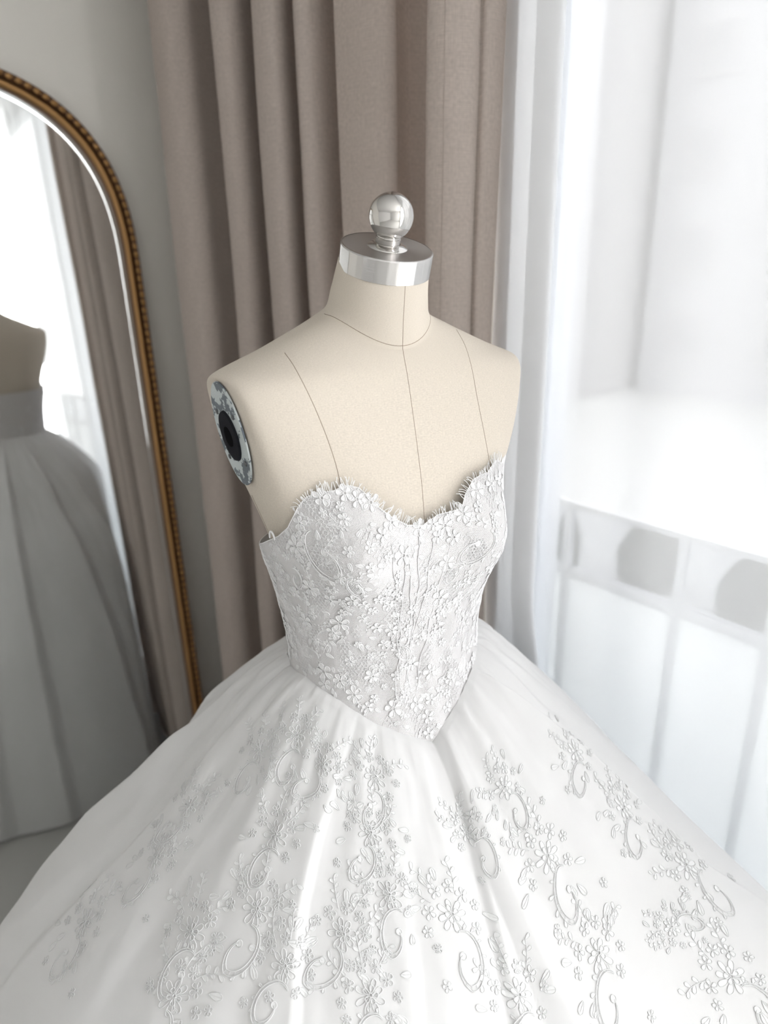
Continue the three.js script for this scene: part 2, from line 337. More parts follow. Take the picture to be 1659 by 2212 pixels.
// [half width, front depth, back depth, y front, y side, y back, squareness, centre z]
const RINGS = [
  [0.165, 0.105, 0.125, 0.86, 0.86, 0.86, 2.1, 0],
  [0.150, 0.100, 0.110, 0.97, 0.97, 0.97, 2.1, 0],
  [0.122, 0.098, 0.088, 1.08, 1.08, 1.08, 2.1, 0],
  [0.114, 0.096, 0.082, 1.14, 1.14, 1.14, 2.1, 0],
  [0.124, 0.104, 0.090, 1.21, 1.21, 1.22, 2.15, 0],
  [0.144, 0.114, 0.100, 1.29, 1.29, 1.30, 2.2, 0],
  [0.166, 0.110, 0.108, 1.355, 1.35, 1.37, 2.3, 0],
  [0.195, 0.098, 0.108, 1.41, 1.41, 1.43, 2.35, 0],
  [0.213, 0.086, 0.098, 1.455, 1.458, 1.475, 2.3, 0],
  [0.210, 0.077, 0.083, 1.486, 1.483, 1.505, 2.2, 0],
  [0.150, 0.071, 0.068, 1.502, 1.508, 1.532, 2.1, 0],
  [0.088, 0.066, 0.058, 1.511, 1.536, 1.556, 2.0, 0.002],
  [0.0625, 0.062, 0.052, 1.517, 1.550, 1.572, 2.0, 0.005],
  [0.0555, 0.057, 0.050, 1.543, 1.573, 1.598, 2.0, 0.012],
  [0.0520, 0.052, 0.049, 1.572, 1.595, 1.618, 2.0, 0.021],
  [0.0500, 0.0495, 0.049, 1.590, 1.608, 1.627, 2.0, 0.026],
];
function armClamp(p) {
  for (const s of [-1, 1]) {
    const n = V(s * 0.972, -0.185, 0.14).normalize(), d = n.x * (p.x - s * 0.181) + n.y * (p.y - 1.43) + n.z * p.z;
    const e = 0.006, dd = d > 0.2 ? 0 : d < -0.2 ? d : -e * Math.log(1 + Math.exp(-d / e));
    p.addScaledVector(n, dd - d);
  }
  return p;
}
function torso(th, t) {
  const [w, zf, zb, yf, ys, yb, n, zc] = spline(RINGS, t), s = Math.sin(th), c = Math.cos(th), e = 2 / n;
  const p = V(w * Math.sign(s) * Math.abs(s) ** e, yf * (c > 0 ? c * c : 0) + yb * (c < 0 ? c * c : 0) + ys * s * s, (c > 0 ? zf : zb) * Math.sign(c) * Math.abs(c) ** e + zc);
  return t < 12 ? armClamp(p) : p;
}
function frameAt(fn, a, b, da, db) {                                // point and outward normal of a surface
  const p = fn(a, b), u = fn(a + da, b).sub(fn(a - da, b)), v = fn(a, b + db).sub(fn(a, b - db)), n = u.clone().cross(v).normalize();
  return { p, n, lu: u.length() / (2 * da), lv: v.length() / (2 * db) };
}
const form = thing('dress_form', 'beige canvas dress form with a steel neck cap standing inside the wedding dress', 'dress form');
form.position.copy(AX); form.rotation.y = FORM_Y; form.updateMatrixWorld(true);
const toLocal = (p) => form.worldToLocal(p.clone());
const TMAX = RINGS.length - 1;
const body = part('torso', grid(200, 260, (u, v) => { const th = (u - 0.5) * 2 * Math.PI, t = v * TMAX, p = torso(th, t); return { p, uv: [th * 0.15, t * 0.055] }; }, true), MAT.canvas, form);
// stand under the skirt
part('pole', new THREE.CylinderGeometry(0.016, 0.016, 0.86 - FY - 0.03, 20).translate(0, (0.86 + FY + 0.03) / 2, 0), MAT.chrome, form);
part('stand_base', new THREE.LatheGeometry([[0, 0.02], [0.02, 0.045], [0.05, 0.03], [0.17, 0.02], [0.18, 0.01], [0.178, 0.0], [0, 0]].map(([a, b]) => new THREE.Vector2(a, b + FY)), 40), MAT.chrome, form);
part('torso_bottom', new THREE.CylinderGeometry(0.11, 0.11, 0.01, 40).scale(1.4, 1, 1).translate(0, 0.862, -0.005), MAT.backing, form);

// neck cap
{
  const cap = new THREE.Group(); cap.name = 'neck_cap'; form.add(cap);
  cap.position.set(0.0, 1.600, 0.0275); cap.rotation.x = 19.5 * DEG;
  const lathe = (pts, seg = 96) => new THREE.LatheGeometry(pts.map(([a, b]) => new THREE.Vector2(a, b)), seg);
  const R = 0.0512;
  part('cap_band', toCreasedNormals(lathe([[R - 0.006, -0.0040], [R - 0.0005, -0.0040], [R, -0.0035], [R, 0.0200], [R - 0.0010, 0.0212], [R - 0.0022, 0.0214]]), 0.35), MAT.steel, cap);
  part('cap_top', lathe([[0.0, 0.0212], [0.02, 0.0212], [R - 0.0020, 0.0212]]), MAT.steelTop, cap);
  part('collar', lathe([[0.0225, 0.0212], [0.0218, 0.0222], [0.019, 0.0238], [0.0160, 0.0252], [0.0140, 0.0256]]), MAT.chrome, cap);
  part('stem', toCreasedNormals(lathe([[0.0136, 0.0240], [0.0136, 0.0305], [0.0132, 0.0308], [0.0132, 0.0313], [0.0136, 0.0316], [0.0136, 0.0335], [0.012, 0.0345]]), 0.4), MAT.chrome, cap);
  const ball = new THREE.SphereGeometry(0.0240, 64, 48); ball.translate(0, 0.0528, 0); part('ball_knob', ball, MAT.chrome, cap);
}
// armhole plates
for (const s of [-1, 1]) {
  const g = new THREE.Group(); g.name = 'arm_plate'; form.add(g);
  const n = V(s * 0.972, -0.185, 0.14).normalize(), down = V(0, -1, 0).addScaledVector(n, n.y).normalize(), across = n.clone().cross(down).normalize();
  g.position.set(s * 0.181, 1.428, 0.004).addScaledVector(n, 0.001); g.quaternion.setFromRotationMatrix(new THREE.Matrix4().makeBasis(across, down.clone().negate(), n).multiply(new THREE.Matrix4().makeScale(1, 1, 1)));
  if (new THREE.Matrix4().makeBasis(across, down.clone().negate(), n).determinant() < 0) g.quaternion.setFromRotationMatrix(new THREE.Matrix4().makeBasis(across.negate(), down.clone().negate(), n));
  const oval = new THREE.Shape(), pts = [];
  for (let k = 0; k < 72; k++) { const t = (k / 72) * Math.PI * 2; pts.push(new THREE.Vector2(0.036 * Math.cos(t), 0.060 * Math.sin(t))); }
  oval.setFromPoints(pts);
  part('plate', new THREE.ExtrudeGeometry(oval, { depth: 0.0012, bevelEnabled: true, bevelSize: 0.0008, bevelThickness: 0.0006, bevelSegments: 2, curveSegments: 4 }), MAT.zinc, g);
  const sock = part('socket', new THREE.CylinderGeometry(0.0215, 0.0225, 0.003, 48).rotateX(Math.PI / 2).scale(0.95, 1.32, 1).translate(0, -0.001, 0.003), MAT.black, g);
  part('socket_hole', new THREE.CylinderGeometry(0.0095, 0.0095, 0.0006, 32).rotateX(Math.PI / 2).scale(0.95, 1.25, 1).translate(0, -0.001, 0.0048), MAT.hole, sock);
  for (const [x, y] of [[0.021, 0.024], [-0.021, 0.024], [0.021, -0.030], [-0.021, -0.030]]) part('screw', new THREE.SphereGeometry(0.0032, 12, 8).scale(1, 1, 0.4).translate(x, y, 0.002), MAT.screw, g);
}
// seams of the canvas cover
function torsoPick(px, py) { const h = hit(body, px, py); if (!h) return null; return h.uv ? [h.uv.x / 0.15, h.uv.y / 0.055] : null; }
function torsoSeam(keys, name = 'seam') {                             // keys: [theta, t]
  const a = table(keys.map((k, i) => [i, k[0]])), b = table(keys.map((k, i) => [i, k[1]])), bag = new Bag(), P = [], Nn = [], n = (keys.length - 1) * 14;
  for (let k = 0; k <= n; k++) { const q = (k / n) * (keys.length - 1), f = frameAt(torso, a(q), b(q), 0.01, 0.03); P.push(f.p.addScaledVector(f.n, -0.00005)); Nn.push(f.n); }
  bag.cord(P, Nn, 0.00036); part(name, bag.build(), MAT.seam, form);
}
torsoSeam([[0, 15], [0, 14], [0, 13], [0, 12], [0, 11], [0, 10], [0, 9], [0, 8], [0, 7], [0, 6], [0, 5]]);
torsoSeam([-1.75, -1.3, -0.9, -0.45, 0, 0.45, 0.9, 1.3, 1.75].map((a) => [a, 12]));
for (const line of [[[615, 762], [632, 786], [655, 828], [682, 885], [708, 950], [726, 1005], [738, 1056]], [[986, 712], [1004, 745], [1018, 790], [1031, 860], [1045, 930], [1058, 1000]]]) {
  const c = new THREE.CatmullRomCurve3(line.map(([x, y]) => V(x, y, 0)), false, 'centripetal').getPoints(50), P = [], Nn = [], bag = new Bag();
  for (const q of c) { const h = hit(body, q.x, q.y); if (h) { P.push(toLocal(h.point)); Nn.push(h.face.normal.clone()); } }
  bag.cord(P, Nn, 0.00034); part('seam', bag.build(), MAT.seam, form);
}
for (const s of [-1, 1]) torsoSeam([[s * 1.62, 4.6], [s * 1.62, 5.2], [s * 1.62, 6]]);

// ------------------------------------------------------------------ wedding dress: bodice
const dress = thing('wedding_dress', 'white strapless lace wedding gown with a full skirt on the dress form', 'wedding dress');
dress.position.copy(AX); dress.rotation.y = FORM_Y; dress.updateMatrixWorld(true);
const bw = table([[0.95, 0.158], [1.02, 0.144], [1.08, 0.135], [1.12, 0.1305], [1.16, 0.132], [1.22, 0.142], [1.28, 0.156], [1.33, 0.162], [1.40, 0.172], [1.46, 0.178]]);
const bf = table([[0.95, 0.142], [1.03, 0.134], [1.09, 0.120], [1.14, 0.114], [1.20, 0.117], [1.26, 0.124], [1.32, 0.123], [1.38, 0.115], [1.46, 0.10]]);
const bb = table([[0.95, 0.125], [1.04, 0.108], [1.12, 0.094], [1.20, 0.100], [1.30, 0.112], [1.40, 0.118]]);
function bod(th, y) {
  const s = Math.sin(th), c = Math.cos(th), e = 2 / 2.15;
  const p = V(bw(y) * Math.sign(s) * Math.abs(s) ** e, y, (c > 0 ? bf(y) : bb(y)) * Math.sign(c) * Math.abs(c) ** e);
  if (c > 0) for (const k of [-1, 1]) {
    const g = Math.exp(-(((p.x - k * 0.080) / 0.046) ** 2) - ((y - 1.292) / 0.058) ** 2);
    p.z += 0.024 * g; p.x += k * (k > 0 ? 0.013 : 0.006) * g;
  }
  // princess seam ridges and drawn-in creases at the centre front
  if (c > 0) { const crease = Math.exp(-(((p.x + 0.028 - (y - 1.2) * 0.05) / 0.012) ** 2)) * smooth(1.06, 1.15, y) * smooth(1.33, 1.24, y); p.z += 0.0035 * crease; p.z += 0.0018 * Math.sin(p.x * 150 + y * 12) * Math.exp(-((p.x / 0.06) ** 2)) * smooth(1.30, 1.15, y); }
  return p;
}
const probe = new THREE.Mesh(grid(220, 180, (u, v) => { const th = (u - 0.5) * 2 * Math.PI, y = lerp(0.95, 1.46, v); return { p: bod(th, y), uv: [th, y] }; }, true));
probe.material.side = DS; probe.position.copy(AX); probe.rotation.y = FORM_Y;
const bodPick = ([px, py]) => { const h = hit(probe, px, py); return h ? [h.uv.x, h.uv.y] : null; };
const byAngle = (list) => list.filter(Boolean).sort((a, b) => a[0] - b[0]).filter((k, i, a) => !i || k[0] > a[i - 1][0] + 0.012);
const topPx = [[602, 1158], [622, 1140], [636, 1112], [648, 1086], [662, 1076], [690, 1070], [718, 1058], [748, 1052], [776, 1058], [800, 1078], [824, 1100], [850, 1124], [880, 1138], [915, 1132], [945, 1116], [975, 1108], [996, 1096], [1004, 1068], [1022, 1040], [1048, 1022]];
const botPx = [[612, 1412], [628, 1436], [660, 1460], [700, 1490], [735, 1513], [770, 1537], [820, 1566], [880, 1587], [934, 1603], [950, 1577], [970, 1542], [1000, 1487], [1018, 1440]];
const topKeys = byAngle(topPx.map(bodPick)), botKeys = byAngle(botPx.map(bodPick));
const topAll = byAngle([[-Math.PI, 1.275], [-2.6, 1.275], [-2.1, 1.277], [-1.75, 1.28], ...topKeys, [topKeys.at(-1)[0] + 0.22, 1.375], [1.30, 1.35], [1.42, 1.31], [1.6, 1.285], [2.1, 1.277], [2.6, 1.275], [Math.PI, 1.275]]);
const botAll = byAngle([[-Math.PI, 1.115], [-2.4, 1.115], [-1.7, 1.118], ...botKeys, [1.35, 1.128], [1.7, 1.12], [2.4, 1.115], [Math.PI, 1.115]]);
const linear = (pts) => (x) => { if (x <= pts[0][0]) return pts[0][1]; for (let i = 1; i < pts.length; i++) if (x <= pts[i][0]) { const [a, b] = pts[i - 1], [c, d] = pts[i]; return lerp(b, d, (x - a) / (c - a)); } return pts.at(-1)[1]; };
const yTop0 = linear(topAll), yTop = (th) => yTop0(th) + (th > -0.95 && th < 1.15 ? 0.0035 * (Math.abs(Math.sin(th * 11 + 0.6)) - 0.4) : 0), yBot = linear(botAll);
const nBod = 420;
const bodice = part('bodice', grid(nBod, 90, (u, v) => {
  const th = (u - 0.5) * 2 * Math.PI, y = lerp(yBot(th) - 0.004, yTop(th), v), p = bod(th, y);
  const f = 0.0012 * N3(th * 6, y * 30, 3) + 0.0006 * N3(th * 20, y * 70, 6);
  p.x += Math.sin(th) * f; p.z += Math.cos(th) * f;
  return { p, uv: [th * 0.14, y] };
}, true), MAT.bodice, dress);
const bodSurf = (th0, y0) => {                                      // maps local millimetre sketch (du, dv, h) on to the bodice
  const f0 = frameAt(bod, th0, y0, 0.01, 0.003);
  return (du, dv, h = 0) => { const f = frameAt(bod, th0 + du / f0.lu, y0 + dv, 0.012, 0.003); f.p.addScaledVector(f.n, h); return f; };
};
// edge binding round the neckline and the waist seam
function edge(yfn, a0, a1, r, name, mat, h = 0.0005) {
  const bag = new Bag(), P = [], Nn = [];
  for (let k = 0; k <= 500; k++) { const th = lerp(a0, a1, k / 500), f = frameAt(bod, th, yfn(th), 0.01, 0.003); P.push(f.p.addScaledVector(f.n, h)); Nn.push(f.n); }
  bag.cord(P, Nn, r, false, 6); return part(name, bag.build(), mat, bodice);
}
edge(yTop, -Math.PI, Math.PI, 0.0006, 'neckline_binding', MAT.lace);

// ---- lace motifs: each one a mesh of cord outlines and domed petals
function outlineLoop(bag, map, pts, r, h, fill) {
  const F = pts.map(([x, y]) => map(x, y, h));
  bag.cord(F.map((f) => f.p), F.map((f) => f.n), r, true);
  if (fill) {
    let cx = 0, cy = 0; pts.forEach(([x, y]) => { cx += x / pts.length; cy += y / pts.length; });
    const c = map(cx, cy, fill), R = pts.map(([x, y]) => map(x, y, h * 0.4)); bag.fan(c.p, c.n, R.map((f) => f.p), R.map((f) => f.n));
  }
}
function openCord(bag, map, pts, r, h) { const F = pts.map(([x, y]) => map(x, y, h)); bag.cord(F.map((f) => f.p), F.map((f) => f.n), r); }
function petal(a, r0, r1, w, n = 12) {
  const out = [];
  for (let k = 0; k < n; k++) { const t = (k / n) * Math.PI * 2, l = (1 - Math.cos(t)) / 2, wd = w * Math.sin(t) * (0.45 + 0.75 * l), r = lerp(r0, r1, l); out.push([Math.cos(a) * r - Math.sin(a) * wd, Math.sin(a) * r + Math.cos(a) * wd]); }
  return out;
}
function flower(map, R, petals, cord, rise = 0.0009, fill = 1) {
  const bag = new Bag(), a0 = rnd() * 7;
  for (let k = 0; k < petals; k++) outlineLoop(bag, map, petal(a0 + (k / petals) * Math.PI * 2 + rr(-0.08, 0.08), R * 0.2, R * rr(0.88, 1.08), (R * 1.55) / petals), cord, rise, fill ? rise * 1.1 : 0);
  const c = []; for (let k = 0; k < 9; k++) { const t = (k / 9) * Math.PI * 2; c.push([Math.cos(t) * R * 0.2, Math.sin(t) * R * 0.2]); }
  outlineLoop(bag, map, c, cord * 0.9, rise * 1.3, 0);
  return bag.build();
}
function leaf(map, L, wd, a, cord, rise = 0.0005) {
  const bag = new Bag(); outlineLoop(bag, map, petal(a, 0, L, wd, 12), cord, rise, rise * 1.3);
  openCord(bag, map, [0.05, 0.35, 0.65, 0.9].map((t) => [Math.cos(a) * L * t, Math.sin(a) * L * t]), cord * 0.7, rise * 1.6);
  return bag.build();
}
function scroll(map, R, a, flip, cord, rise = 0.0006) {                     // a drawn-out C scroll that ends in a curl: double cord with rungs, leaflets along its back
  const bag = new Bag(), A = [], B = [], ca = Math.cos(a), sa = Math.sin(a);
  const T = (x, y) => { const X = x * 1.32, Y = y * 0.86; return [X * ca - Y * sa, X * sa + Y * ca]; };
  for (let k = 0; k <= 34; k++) {
    const t = k / 34, ang = flip * (t * 5.6 - 0.4), r = R * (t < 0.62 ? 1 - 0.12 * t : lerp(0.925, 0.30, (t - 0.62) / 0.38)), wd = R * 0.15 * Math.sin(Math.PI * clamp(t * 1.05, 0, 1)) + R * 0.03;
    A.push(T(Math.cos(ang) * r, Math.sin(ang) * r)); B.push(T(Math.cos(ang) * (r - wd), Math.sin(ang) * (r - wd)));
  }
  openCord(bag, map, A, cord, rise); openCord(bag, map, B, cord, rise);
  for (let k = 3; k < 32; k += 2) openCord(bag, map, [A[k], B[k]], cord * 0.55, rise * 0.7);
  for (let k = 2; k < 20; k += 3) { const o = Math.atan2(A[k][1] - B[k][1], A[k][0] - B[k][0]) + flip * 0.6, l = R * rr(0.2, 0.34); outlineLoop(bag, map, petal(o, 0, l, l * 0.32, 8).map(([x, y]) => [A[k][0] + x, A[k][1] + y]), cord * 0.8, rise, rise); }
  const c = []; for (let k = 0; k < 10; k++) { const t = (k / 10) * Math.PI * 2; c.push([B[34][0] + Math.cos(t) * R * 0.16, B[34][1] + Math.sin(t) * R * 0.16]); }
  outlineLoop(bag, map, c, cord, rise, rise * 1.4);
  return bag.build();
}
function spray(map, L, a, cord, n = 5) {                                  // a curved stem with buds on either side
  const bag = new Bag(), st = []; const bend = rr(-0.5, 0.5);
  for (let k = 0; k <= 8; k++) { const t = k / 8, an = a + bend * t; st.push([Math.cos(an) * L * t, Math.sin(an) * L * t]); }
  openCord(bag, map, st, cord, 0.0006);
  for (let k = 1; k <= n; k++) {
    const t = k / n, an = a + bend * t, x = Math.cos(an) * L * t, y = Math.sin(an) * L * t, side = k % 2 ? 1 : -1, la = an + side * 0.9, l = L * rr(0.2, 0.3);
    outlineLoop(bag, map, petal(la, 0, l, l * 0.3, 8).map(([px, py]) => [x + px, y + py]), cord * 0.8, 0.0005, 0.0007);
  }
  return bag.build();
}
function mesh2(map, R, cord) {                                            // a little window of open honeycomb filling
  const bag = new Bag(), c = R * 0.3;
  for (let j = -3; j <= 3; j++) for (let i = -3; i <= 3; i++) {
    const x = (i + (j & 1) * 0.5) * c, y = j * c * 0.86; if (Math.hypot(x, y) > R) continue;
    const hex = []; for (let k = 0; k < 6; k++) { const t = (k / 6) * Math.PI * 2 + 0.52; hex.push([x + Math.cos(t) * c * 0.56, y + Math.sin(t) * c * 0.56]); }
    outlineLoop(bag, map, hex, cord, 0.0003, 0);
  }
  return bag.build();
}
const CORD = 0.00058;
const lace = (name, geo) => part(name, geo, MAT.lace, bodice);
const inside = (th, y, m = 0.006) => y < yTop(th) - m && y > yBot(th) + m;
// the large scrolls of the photograph, then a dense scatter of flowers, leaves and sprays around them
const used = [];
const free = (th, y, r) => { const p = bod(th, y); for (const q of used) if (q.p.distanceTo(p) < (q.r + r) * 0.86) return false; used.push({ p, r }); return true; };
const bodScrolls = [[700, 1205, 0.025, 2.2, 1], [1030, 1185, 0.022, 0.5, -1], [668, 1412, 0.012, 0.2, 1], [866, 1412, 0.014, 2.4, -1], [770, 1270, 0.012, 2, 1], [980, 1240, 0.012, 1, 1], [995, 1440, 0.010, 1.2, -1], [640, 1250, 0.011, 1.4, -1]];
for (const [x, y, R, a, f] of bodScrolls) { const k = bodPick([x, y]); if (!k) continue; const map = bodSurf(k[0], k[1]); free(k[0], k[1], R); lace('lace_scroll', scroll(map, R, a, f, CORD)); lace('lace_filling', mesh2(map, R * 0.62, CORD * 0.6)); }
const bigFlowers = [[695, 1075], [745, 1065], [800, 1085], [845, 1128], [965, 1215], [735, 1345], [670, 1270], [735, 1470], [805, 1460], [900, 1520], [850, 1530], [930, 1450], [660, 1340], [905, 1140], [960, 1135], [1000, 1110], [1030, 1060], [1060, 1045], [640, 1180], [765, 1500], [700, 1450], [950, 1290], [980, 1160], [870, 1200]];
for (const px of bigFlowers) { const k = bodPick(px); if (!k) continue; const R = rr(0.0095, 0.0125); if (!free(k[0], k[1], R * 0.8)) continue; lace('lace_flower', flower(bodSurf(k[0], k[1]), R, 5 + (rnd() < 0.4 ? 1 : 0), CORD)); }
let nf = 0, nl = 0, ns = 0;
for (let k = 0; k < 6000 && nf < 240; k++) { const th = rr(-Math.PI, Math.PI), y = rr(1.03, 1.40); if (!inside(th, y, 0.004) || (Math.abs(th) > 1.75 && rnd() < 0.75)) continue; const R = rr(0.0040, 0.0090); if (!free(th, y, R)) continue; nf++; lace('lace_flower', flower(bodSurf(th, y), R, 5, CORD * rr(0.8, 1))); }
for (let k = 0; k < 9000 && nl < 260; k++) { const th = rr(-1.9, 1.9), y = rr(1.03, 1.40); if (!inside(th, y, 0.006)) continue; const L = rr(0.006, 0.012); if (!free(th, y, L * 0.42)) continue; nl++; lace('lace_leaf', leaf(bodSurf(th, y), L, L * 0.26, rnd() * 7, CORD * 0.85)); }
for (let k = 0; k < 400 && ns < 110; k++) { const th = rr(-1.7, 1.7), y = rr(1.04, 1.37); if (!inside(th, y, 0.014)) continue; ns++; lace('lace_spray', spray(bodSurf(th, y), rr(0.012, 0.024), rnd() * 7, CORD * 0.8, 6)); }
// ground of small irregular cells between the motifs
{
  const bag = new Bag(), c = 0.0052, jig = (i, j, k) => [0.0017 * N3(i * 1.7, j * 2.3, k), 0.0017 * N3(i * 2.9, j * 1.3, k + 9)];
  for (let j = 0; j < 110; j++) for (let i = -48; i <= 48; i++) {
    const u = (i + (j & 1) * 0.5) * c, y = 1.03 + j * c * 0.75, th = u / 0.135; if (!inside(th, y, 0.003) || N3(th * 5, y * 24, 2) < 0.06) continue;
    const P = [], Nn = [];
    for (let k = 0; k < 4; k++) { const t = Math.PI / 6 + (k / 6) * Math.PI * 2, vx = u + Math.cos(t) * c * 0.577, vy = y + Math.sin(t) * c * 0.577, [jx, jy] = jig(Math.round(vx / c * 4), Math.round(vy / c * 4), 5), f = frameAt(bod, (vx + jx) / 0.135, vy + jy, 0.01, 0.003); P.push(f.p.addScaledVector(f.n, 0.0005)); Nn.push(f.n); }
    bag.cord(P, Nn, 0.00032);
  }
  tag(part('lace_ground', bag.build(), MAT.lace, bodice), 'open cells of white thread between the lace flowers', null, null, 'stuff');
}
// drawn-up cords running down the centre front
for (const [x0, x1] of [[-0.030, -0.034], [-0.024, -0.020], [-0.012, -0.022], [0.004, -0.026], [0.02, -0.012], [-0.045, -0.028]]) {
  const bag = new Bag(), P = [], Nn = []; for (let k = 0; k <= 40; k++) { const t = k / 40, y = lerp(1.315, 1.10, t), x = lerp(x0, x1, t) + 0.005 * N3(t * 5, x0 * 90, 4) + 0.0022 * N3(t * 17, x0 * 60, 8), th = Math.asin(clamp(x / bw(y), -1, 1)), f = frameAt(bod, th, y, 0.01, 0.003); P.push(f.p.addScaledVector(f.n, 0.0008)); Nn.push(f.n); }
  bag.cord(P, Nn, CORD); lace('lace_cord', bag.build());
}
// eyelash fringe along the scalloped neckline
{
  const bag = new Bag(); let th = topKeys[3][0] - 0.02;
  while (th < 1.2) {
    const f = frameAt(bod, th, yTop(th), 0.01, 0.003), e = 0.01, along = bod(th + e, yTop0(th + e)).sub(bod(th - e, yTop0(th - e))).normalize();
    const out = f.n.clone().cross(along).normalize(); if (out.y < 0) out.negate();
    const L = 0.0065 + 0.0085 * Math.abs(Math.sin(th * 7.3)) * rr(0.5, 1.1), lean = rr(-0.55, 0.55), P = [], Nn = [], cut = rnd() < 0.3;
    for (let k = 0; k <= 6; k++) { const t = k / 6; P.push(f.p.clone().addScaledVector(out, L * t - 0.002).addScaledVector(along, lean * L * (cut ? Math.sin(t * 2.6) * 0.5 : t * t)).addScaledVector(f.n, 0.0008 + 0.0016 * t)); Nn.push(f.n); }
    bag.cord(P, Nn, 0.00036); th += rnd() < 0.15 ? rr(0.02, 0.035) : rr(0.004, 0.014);
  }
  tag(part('eyelash_fringe', bag.build(), MAT.lace, bodice), 'fine white lash threads along the neckline', null, null, 'stuff');
}
// button loop at the side opening
{ const k = bodPick([590, 1160]) ?? [-1.6, 1.285]; const map = bodSurf(k[0], yTop(k[0])); const bag = new Bag(), P = [], Nn = []; for (let i = 0; i <= 14; i++) { const t = (i / 14) * Math.PI, f = map(-0.0045 * Math.cos(t), 0.009 * Math.sin(t), 0.0015); P.push(f.p); Nn.push(f.n); } bag.cord(P, Nn, 0.0011, false, 6); part('button_loop', bag.build(), MAT.lace, bodice); }

// ------------------------------------------------------------------ wedding dress: skirt
const prof = table([[0, 0.0], [0.004, 0.010], [0.02, 0.032], [0.05, 0.062], [0.10, 0.109], [0.15, 0.160], [0.20, 0.216], [0.26, 0.29], [0.33, 0.37], [0.45, 0.46], [0.7, 0.58], [1.35, 0.76]]);
const flare = (th, d) => 1 - 0.22 * smooth(-1.95, -2.45, th) * smooth(0.12, 0.26, d) + 0.05 * smooth(-2.2, -2.5, th) * smooth(0.2, 0.1, d) + 0.22 * Math.exp(-(((th - 0.72) / 0.28) ** 2)) * smooth(0.2, 0.34, d) - 0.06 * Math.exp(-(((th - 1.3) / 0.2) ** 2)) * smooth(0.1, 0.2, d) - 0.07 * Math.exp(-(((th + 2.05) / 0.15) ** 2)) * smooth(0.25, 0.32, d) - 0.22 * smooth(2.0, 3.0, th) * smooth(0.12, 0.26, d);
function skirtBase(th, s) {
  const yb = yBot(th), d = (yb - FY - 0.012) * s ** 1.6, q = bod(th, yb), dir = V(Math.sin(th), 0, Math.cos(th)), tip = Math.exp(-((th / 0.35) ** 2));
  const r = prof(d) * flare(th, d) * (1 - 0.1 * tip * smooth(0.1, 0, d)), p = V(q.x + dir.x * r, yb - d, q.z + dir.z * r);
  // kept off the window side: the cloth is flattened by the sheer
  const wz = AX.z + p.x * -FRONT.x + p.z * FRONT.z, wx = AX.x + p.x * FRONT.z + p.z * FRONT.x, lim = 0.02 + lerp(0.23, 0.10, smooth(0.25, 1.0, wx)) * smooth(1.22, 1.02, wx), e = 0.02, over = wz - lim, keep = over > 0.4 ? over : e * Math.log(1 + Math.exp(over / e));
  p.x += (keep - over) * -FRONT.x; p.z += (keep - over) * FRONT.z;
  return p;
}
const base = new THREE.Mesh(grid(300, 140, (u, v) => { const th = (u - 0.5) * 2 * Math.PI; return { p: skirtBase(th, v), uv: [th, v] }; }, true), new THREE.MeshStandardMaterial({ side: DS }));
base.position.copy(AX); base.rotation.y = FORM_Y;
const skirtPick = ([px, py]) => { const h = hit(base, px, py); return h ? [h.uv.x, h.uv.y] : null; };
const FOLDS = [];
function foldPx(px, amp, width, side, soft = 0.012) {                        // side +1: the cloth at larger angle lies on top
  const k = px.map(skirtPick).filter(Boolean).sort((a, b) => a[1] - b[1]).filter((q, i, a) => !i || q[1] > a[i - 1][1] + 0.01);
  if (k.length < 2) return;
  const e = k.at(-1); if (e[1] < 1) k.push([e[0] + (e[0] - k[0][0]) * 0.3, 1.01]);
  FOLDS.push({ at: linear(k.map(([a, s]) => [s, a])), amp, width, side, soft });
}
foldPx([[768, 1545], [735, 1660], [690, 1800], [655, 1950], [640, 2100], [634, 2205]], 0.007, 0.62, -1, 0.03);
foldPx([[962, 1590], [990, 1690], [1030, 1850], [1070, 2010], [1112, 2205]], 0.009, 0.45, 1, 0.03);
foldPx([[1030, 1450], [1130, 1520], [1240, 1610], [1400, 1755], [1520, 1870]], 0.016, 0.5, -1, 0.02);
foldPx([[570, 1470], [490, 1600], [430, 1720], [350, 1880], [265, 2050], [205, 2190]], 0.0035, 0.4, -1, 0.09);
foldPx([[585, 1440], [480, 1520], [380, 1640], [300, 1760]], 0.006, 0.35, -1, 0.08);
foldPx([[850, 1590], [862, 1700], [876, 1850], [880, 2050]], 0.002, 0.14, -1, 0.05);
for (let k = 0; k < 9; k++) { const a = 1.75 + k * 0.36 + rr(-0.05, 0.05); FOLDS.push({ at: () => (a > Math.PI ? a - 2 * Math.PI : a), amp: rr(0.012, 0.024), width: 0.35, side: 1, soft: 0.05 }); }
function skirt(th, s) {
  const p = skirtBase(th, s), grow = smooth(0.0, 0.28, s); let h = 0;
  for (const f of FOLDS) {
    let d = (th - f.at(s)) * f.side; if (d > Math.PI) d -= 2 * Math.PI; if (d < -Math.PI) d += 2 * Math.PI;
    if (d < -f.soft || d > f.width) continue;
    h += f.amp * (0.12 + 0.88 * grow) * smooth(-f.soft, f.soft * 0.35, d) * (1 - clamp(d / f.width)) ** 1.6;
  }
  h += 0.0012 * Math.sin(th * 31 + 2.4 * N3(th * 3, s * 2, 1)) * smooth(0, 0.05, s) * smooth(0.5, 0.1, s) + 0.006 * N3(th * 4, s * 5, 7) * grow + 0.002 * N3(th * 13, s * 16, 5);
  h *= smooth(0.0, 0.22, AX.z + p.x * -FRONT.x + p.z * FRONT.z);
  p.x += Math.sin(th) * h; p.z += Math.cos(th) * h; p.y += h * 0.35;
  return p;
}
const NTH = 1100;
